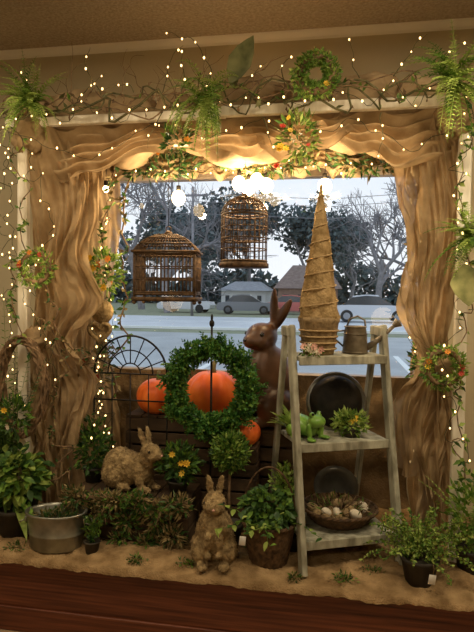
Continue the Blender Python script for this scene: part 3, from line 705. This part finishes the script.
for k in range(1,8):
    a=pi*k/8; b.tube([c+V((ra*.28*math.cos(a),0,ra*.28*math.sin(a))),c+V((ra*math.cos(a),0,ra*math.sin(a)))],.0035,5,0)
for x in(-ra,-ra*.5,0,ra*.5,ra): b.tube([(c.x+x,.53,Z0),(c.x+x,.53,1.2)],.005 if abs(x)==ra else .0035,6,0)
for z in(1.2,1.05,.7): b.tube([(c.x-ra,.53,z),(c.x+ra,.53,z)],.0045,6,0)
b.obj('arched_iron_trellis',[M_black])
# ------------------------------------------------------------------ plants
def pot(b,c,r0,r1,h,mi):
    b.lathe([(0,0),(r0,0),(r1,h*.85),(r1*1.08,h*.86),(r1*1.08,h),(r1*.95,h),(r1*.9,h*.85),(0,h*.84)],28,Matrix.Translation(c),mi)
b=MB(); pot(b,(.05,.30,Z0),.05,.065,.12,2); b.tube([(.05,.30,Z0+.1),(.045,.3,.64),(.05,.3,.80)],.007,7,3)
bush(b,(.05,.30,.86),.095,1500,.028,.014,[0,0,1,4],.2,.55); b.obj('topiary_ball_plant',[M_leaf,M_leafb,M_pot,M_twig,M_leafd])
b=MB(); basket(b,.085,.125,.20,Matrix.Translation((.265,.17,Z0)),9,26,0)
bush(b,(.265,.17,Z0+.27),(.14,.11,.09),420,.045,.026,[1,3,3],0,.4,True)
for k in range(9):
    a=U(-3,0); tb=tendril(b,(.265+.1*math.cos(a),.17+.1*math.sin(a),Z0+.22),(math.cos(a),math.sin(a),U(-.2,.9)),12,k+50,1)
    for q in tb[::2]: b.bleaf(q,rdir()+V((0,-.3,0)),.035,.025,random.choice([1,2,3]))
b.tube([(.265+.13*math.cos(a),.17,Z0+.2+.26*math.sin(a)) for a in [pi*k/18 for k in range(19)]],.005,6,0)
b.obj('ivy_basket',[M_wicker,M_leaf,M_leafb,M_leafd])
b=MB(); pot(b,(.36,.30,Z0),.04,.05,.09,3)
for k in range(10):
    b.tube([(.36,.30,Z0+.08),(.36+U(-.08,.05),.3+U(-.06,.04),.75)],.002,4,0)
bush(b,(.33,.28,.70),(.075,.06,.13),300,.034,.016,[1,1,2],.3,.2); b.obj('potted_herb',[M_vine,M_leafb,M_leaf,M_pot])
b=MB(); c=V((.95,.12,Z0)); pot(b,c,.06,.08,.12,3)
for k in range(62):
    a=U(0,2*pi); d=V((math.cos(a),math.sin(a)*.8,U(.5,3.2))); p=c+V((0,0,.1)); st=[p.copy()]; d.normalize()
    n=int(U(8,16))
    for i in range(n):
        d=(d+V((U(-.15,.15),U(-.15,.15),-.09))).normalized(); p=p+d*.019; p.y=max(p.y,-.2); st.append(p.copy())
        if i>1:
            for _ in range(4): b.leaf(p,rdir(.2),U(.012,.024),U(.008,.014),random.choice([1,1,2,2]))
    b.tube(st,.0015,3,0)
b.obj('potted_maidenhair_fern',[M_vine,M_leafb,M_leaf,M_pot])
b=MB(); pot(b,(1.2,.24,Z0),.06,.075,.13,2); bush(b,(1.18,.22,.66),(.11,.09,.20),420,.04,.018,[0,1,0],.4,.3)
for k in range(10): b.frond(V((1.18,.22,.55)),V((U(-.7,.6),U(-.5,.2),1)),.34,.04,1,2.5)
b.obj('potted_shrub',[M_leaf,M_leafb,M_pot])
b=MB(); pot(b,(-1.07,.2,Z0),.08,.1,.16,2)
bush(b,(-1.06,.2,.70),(.15,.12,.14),330,.07,.038,[0,3,1],.2,.35,True)
for k in range(14): b.bleaf(V((-1.07,.2,.56)),V((U(-1,1),U(-1,.1),U(-.1,1))),U(.16,.24),.05,random.choice([0,1]),droop=.5)
b.obj('potted_hosta',[M_leaf,M_leafb,M_pot,M_leafd])
b=MB(); pot(b,(-1.3,.5,Z0),.09,.11,.2,2)
for k in range(34): b.frond(V((-1.3,.5,.6)),V((U(-.35,.45),U(-.4,.1),1)),U(.6,1.15),.05,random.choice([0,1]),.6,26)
b.obj('potted_palm',[M_leafd,M_leaf,M_pot])
b=MB()
for k in range(22):
    pts=[]; o1=U(0,6); w_=U(.012,.022)
    for i in range(60):
        a=2*pi*i/60; pts.append(V((-1.07+(.125+w_*math.sin(a*(3+k%3)+k*2+o1))*math.cos(a),.255+w_*math.cos(a*(4+k%2)+k),1.15+(.25+w_*math.sin(a*(3+k%3)+k*2+o1))*math.sin(a))))
    b.tube(pts,U(.004,.008),5,0,closed=True)
b.obj('grapevine_wreath',[M_twig])
clump((-1.08,.20,1.0),(.09,.05,.10),170,([6,2],3),leafm=(0,5),L=.06)
b=MB(); pot(b,(-.225,.31,.615),.04,.052,.08,2); bush(b,(-.22,.31,.78),(.11,.08,.10),480,.045,.02,[0,1,1],.3,.3); flowers(b,(-.2,.27,.79),.06,6,.02,[3,3,4])
b.obj('potted_primrose',[M_leaf,M_leafd,M_pot,M_yel,M_org])
b=MB(); bush(b,(-.74,.42,.80),(.10,.08,.17),420,.045,.02,[0,0,1],.3,.3); pot(b,(-.74,.42,.615),.04,.05,.08,2); b.obj('potted_ivy',[M_leafd,M_leaf,M_pot])
b=MB(); pot(b,(-.60,.10,Z0),.03,.038,.06,2)
for k in range(10):
    tb=tendril(b,(-.60,.10,Z0+.06),(U(-.6,.6),U(-.5,.2),1),8,k+90,0)
    for q in tb: b.leaf(q,rdir(),.03,.014,random.choice([0,1]))
b.obj('trailing_ivy_pot',[M_leaf,M_leafd,M_pot])
b=MB(); ov=Matrix.Diagonal((1,.68,1,1))
b.lathe([(0,0),(.125,0),(.13,.006),(.135,.07),(.139,.072),(.139,.08),(.137,.082),(.148,.17),(.156,.174),(.156,.184),(.146,.184),(.138,.172),(.125,.03),(0,.02)],44,ov,0)
for sg in(-1,1):
    b.box((sg*.149,0,.14),(.012,.05,.03),0,None,.003)
    b.tube([(sg*.155,-.03,.14),(sg*.175,-.03,.13),(sg*.18,0,.115),(sg*.175,.03,.13),(sg*.155,.03,.14)],.004,6,0)
bush(b,(0,0,.15),(.12,.075,.03),420,.03,.010,[1,2],.2,.2)
b.obj('galvanized_tub',[M_zinc,M_leafd,M_stem],loc=(-.80,.12,Z0+.004),rot=(0,0,.1))
def tag(p,rz=0):
    b=MB(); b.box((0,0,0),(.03,.002,.045),0,None,.0008); b.tube([(0,0,.02),(.004,.008,.045),(0,.02,.06)],.0008,4,1); b.obj('price_tag',[M_tag,M_rope],loc=p,rot=(.1,.1,rz))
tag((.155,.065,Z0+.14),.1); tag((.99,.03,Z0+.06),.1)
# ------------------------------------------------------------------ outside
GZ=.18
M_asph=mat('asphalt',(.36,.37,.37),(.48,.49,.49),.8,.4,.2,20); M_road=mat('road',(.60,.61,.63),(.74,.75,.77),.5,.35)
M_grass=mat('grass',(.22,.23,.14),(.32,.32,.21),1.5,.95); M_line=mat('road_paint',(.85,.85,.82),None)
b=MB(); b.box((-10,100.2,GZ-.1),(300,198,.2)); b.obj('ground_grass',[M_grass],False)
b=MB(); b.box((-8,10,GZ+.01),(80,16,.04),0)
for k in range(14): b.box((-34+4*k,9,GZ+.035),(.12,5,.01),1)
b.obj('parking_lot',[M_asph,M_line],False)
b=MB(); b.box((-10,27,GZ+.02),(200,12,.05),0)
for k in range(40): b.box((-90+4.5*k,27,GZ+.05),(2,.14,.012),1)
b.box((-10,20.4,GZ+.06),(200,.3,.1),1); b.obj('road',[M_road,M_line],False)
def bare_tree(name,loc,H,seed,m,depth=5,leaf=None):
    random.seed(seed); b=MB()
    def br(p,d,L,r,dep):
        pts=[p.copy()]; n=4
        for i in range(n): d=(d+rdir(.25)*.16).normalized(); p=p+d*L/n; pts.append(p.copy())
        b.tube(pts,[r*(1-.35*i/n) for i in range(n+1)],5 if dep>2 else 3,0,cap=False)
        if leaf and dep<=2:
            for _ in range(8): b.leaf(p+rdir()*H*.05,rdir(),H*.04,H*.028,1)
        if dep<=0: return
        for k in range(3 if dep>1 else 4):
            q=pts[random.choice([2,3,4])]; br(q.copy(),(d+rdir(.15)*.85).normalized(),L*U(.62,.82),r*.62,dep-1)
    br(V(loc),V((0,0,1)),H*.30,H*.02,depth); b.obj(name,m)
M_bark=mat('bark_hazed',(.20,.19,.20),(.32,.30,.31),3,.9); M_pine=mat('pine_hazed',(.085,.115,.12),(.17,.21,.21),.8,.9)  # paler and bluish: distance haze painted into bark and foliage colours
for i,(x,y,h_) in enumerate([(-12.5,40,16),(-17.5,48,18),(3.6,40,14),(6.5,46,16),(-1,64,15),(9,60,16)]):
    bare_tree('bare_tree',(x,y,GZ),h_,i+3,[M_bark],depth=6 if i<3 else 5)
for i,(x,y,h_) in enumerate([(-2.6,58,14),(-15.5,62,17),(-23,72,18),(-10.5,66,16),(2.5,75,15)]):
    bare_tree('oak_tree',(x,y,GZ),h_,i+33,[M_bark,M_pine],leaf=True,depth=5)
random.seed(99)
b=MB()
for k in range(4200):
    x=U(-70,30); b.leaf(V((x,85+U(-2,2),GZ+U(0,7)*(.6+.5*noise.noise(V((x*.1,0,0)))))),rdir(.3),1.5,1.0,0)
b.obj('tree_line',[M_pine])
def house(x,y,w,d,h,rh,mw,mr):
    b=MB(); b.box((x,y,GZ+h/2),(w,d,h),0)
    b.add([(x-w/2-.4,y-d/2-.4,GZ+h),(x+w/2+.4,y-d/2-.4,GZ+h),(x+w/2+.4,y+d/2+.4,GZ+h),(x-w/2-.4,y+d/2+.4,GZ+h),(x-w*.3,y,GZ+h+rh),(x+w*.3,y,GZ+h+rh)],[(0,1,5,4),(1,2,5),(2,3,4,5),(3,0,4),(3,2,1,0)],1)
    for k in range(4): b.box((x-w*.36+w*.24*k,y-d/2-.02,GZ+h*.55),(w*.09,.06,h*.4),2)
    b.box((x+w*.02,y-d/2-.03,GZ+h*.38),(.9,.06,h*.74),2); b.obj('house',[mw,mr,mat('dark_glass',(.05,.06,.07),None,rough=.2)],False)
house(-1.9,50,5.2,6,2.1,2.2,mat('brick',(.28,.18,.14),(.38,.25,.20),3,.9),mat('roof_shingle',(.20,.14,.12),(.28,.21,.18),3,.9))
house(-8.6,56,4.5,6,1.9,1.0,mat('siding',(.7,.7,.7),None),mat('roof_grey',(.3,.3,.32),(.4,.4,.42),3,.9))
def car(loc,rz,col):
    b=MB(); W=.88
    low=[(-2.2,.35),(-2.25,.62),(-2.1,.88),(-1.3,.95),(1.0,.95),(1.9,.86),(2.2,.7),(2.25,.4),(2.1,.28),(-2.0,.28)]
    top=[(-1.55,.94),(-1.0,1.38),(-.3,1.46),(.35,1.42),(1.15,.94)]
    def ext(pl,w0,w1,mi):
        n=len(pl); vs=[(x,-w0,z) for x,z in pl]+[(x,w0,z) for x,z in pl]
        b.add(vs,[tuple(range(n)),tuple(range(2*n-1,n-1,-1))]+[(i,n+i,n+(i+1)%n,(i+1)%n) for i in range(n)],mi)
    ext(low,W,W,0); ext(top,W-.12,W-.12,1); ext([(-1.05,1.36),(-.3,1.46),(.38,1.41),(.3,1.5),(-.3,1.52),(-1.0,1.44)],W-.1,W-.1,0)
    for x in(-1.35,1.35):
        for sy in(-1,1): b.lathe([(0,-.1),(.2,-.1),(.32,-.1),(.34,-.05),(.34,.05),(.32,.1),(.2,.1),(0,.1)],24,Matrix.Translation((x,sy*(W-.06),.34))@Matrix.Rotation(pi/2,4,'X'),2); b.lathe([(0,-.115),(.19,-.105)],16,Matrix.Translation((x,-W+.04,.34))@Matrix.Rotation(-pi/2,4,'X'),0)
    b.box((2.18,.6,.66),(.12,.3,.12),3); b.box((2.18,-.6,.66),(.12,.3,.12),3)
    b.obj('car',[mat('car_paint',col,None,rough=.3,metal=.3,spec=.5,coat=.5),mat('car_glass',(.06,.065,.07),None,rough=.1,spec=.6),mat('tire',(.03,.03,.03),None),mat('headlamp',(.9,.9,.85),None)],False,loc=loc,rot=(0,0,rz))
car((2.5,29.5,GZ+.06),0,(.60,.62,.66)); car((-6.2,40,GZ+.01),.1,(.18,.19,.21)); car((-11.5,42,GZ+.01),3.1,(.6,.62,.65)); car((-3.2,42,GZ+.01),3.1,(.5,.12,.10))
b=MB()
for x in(-9.2,9): 
    b.tube([(x,35,GZ),(x,35,9)],[.10,.08],8,0); b.box((x,35,8.4),(2,.10,.10),0)
for zz in(8.5,8.0,7.2): b.tube([(-60,35,zz),(-9.2,35,zz),(0,35,zz-.5),(9,35,zz),(40,35,zz)],.02,4,0)
b.obj('utility_pole',[M_bark])
# ------------------------------------------------------------------ world, lights, camera
w=bpy.data.worlds.new('World'); bpy.context.scene.world=w; w.use_nodes=True; nt=w.node_tree; bg=nt.nodes['Background']
tc=nt.nodes.new('ShaderNodeTexCoord'); sp=nt.nodes.new('ShaderNodeSeparateXYZ'); cr=nt.nodes.new('ShaderNodeValToRGB')
nt.links.new(tc.outputs['Generated'],sp.inputs[0]); nt.links.new(sp.outputs['Z'],cr.inputs[0]); nt.links.new(cr.outputs[0],bg.inputs[0])
cr.color_ramp.elements[0].color=(.88,.91,.95,1); cr.color_ramp.elements[0].position=0
cr.color_ramp.elements[1].color=(.58,.72,.88,1); cr.color_ramp.elements[1].position=.5
bg.inputs[1].default_value=1.15
def area(name,loc,e,sx,sy,col):  # made-up ceiling panel with area lamp, added out of view as fill
    f=MB(); f.box((0,0,.03),(sx+.06,sy+.06,.05),0,None,.01); f.box((0,0,.0),(sx,sy,.012),1)
    o=f.obj('added_fill_panel',[M_trim,mat('fill_diffuser',col,None,emit=2)],False,loc=(loc[0],loc[1],ZC-.056))
    l=bpy.data.lights.new(name,'AREA'); l.shape='RECTANGLE'; l.size=sx; l.size_y=sy; l.energy=e; l.color=col
    q=bpy.data.objects.new(name,l); q.location=(0,0,-.02); q.parent=o; bpy.context.scene.collection.objects.link(q)
LCc=(1,.82,.57)
area('added_fill_light',(-1.4,-.9,0),24,1.2,.5,LCc); area('added_fill_light',(1.5,-.8,0),38,1.2,.5,LCc); area('added_fill_light',(0,-4.0,0),40,1.2,.6,LCc)
cam=bpy.data.cameras.new('Camera'); co=bpy.data.objects.new('Camera',cam); bpy.context.scene.collection.objects.link(co)
cam.sensor_fit='VERTICAL'; cam.sensor_height=36; cam.lens=31.9; cam.clip_end=500; cam.clip_start=.05
Rm=Matrix.Rotation(math.radians(10),4,'Z')@Matrix.Rotation(math.radians(90-2.15),4,'X')@Matrix.Rotation(math.radians(.7),4,'Z')
co.matrix_world=Matrix.Translation((.56,-2.45,1.65))@Rm
bpy.context.scene.camera=co
bpy.context.scene.view_settings.view_transform='Standard'
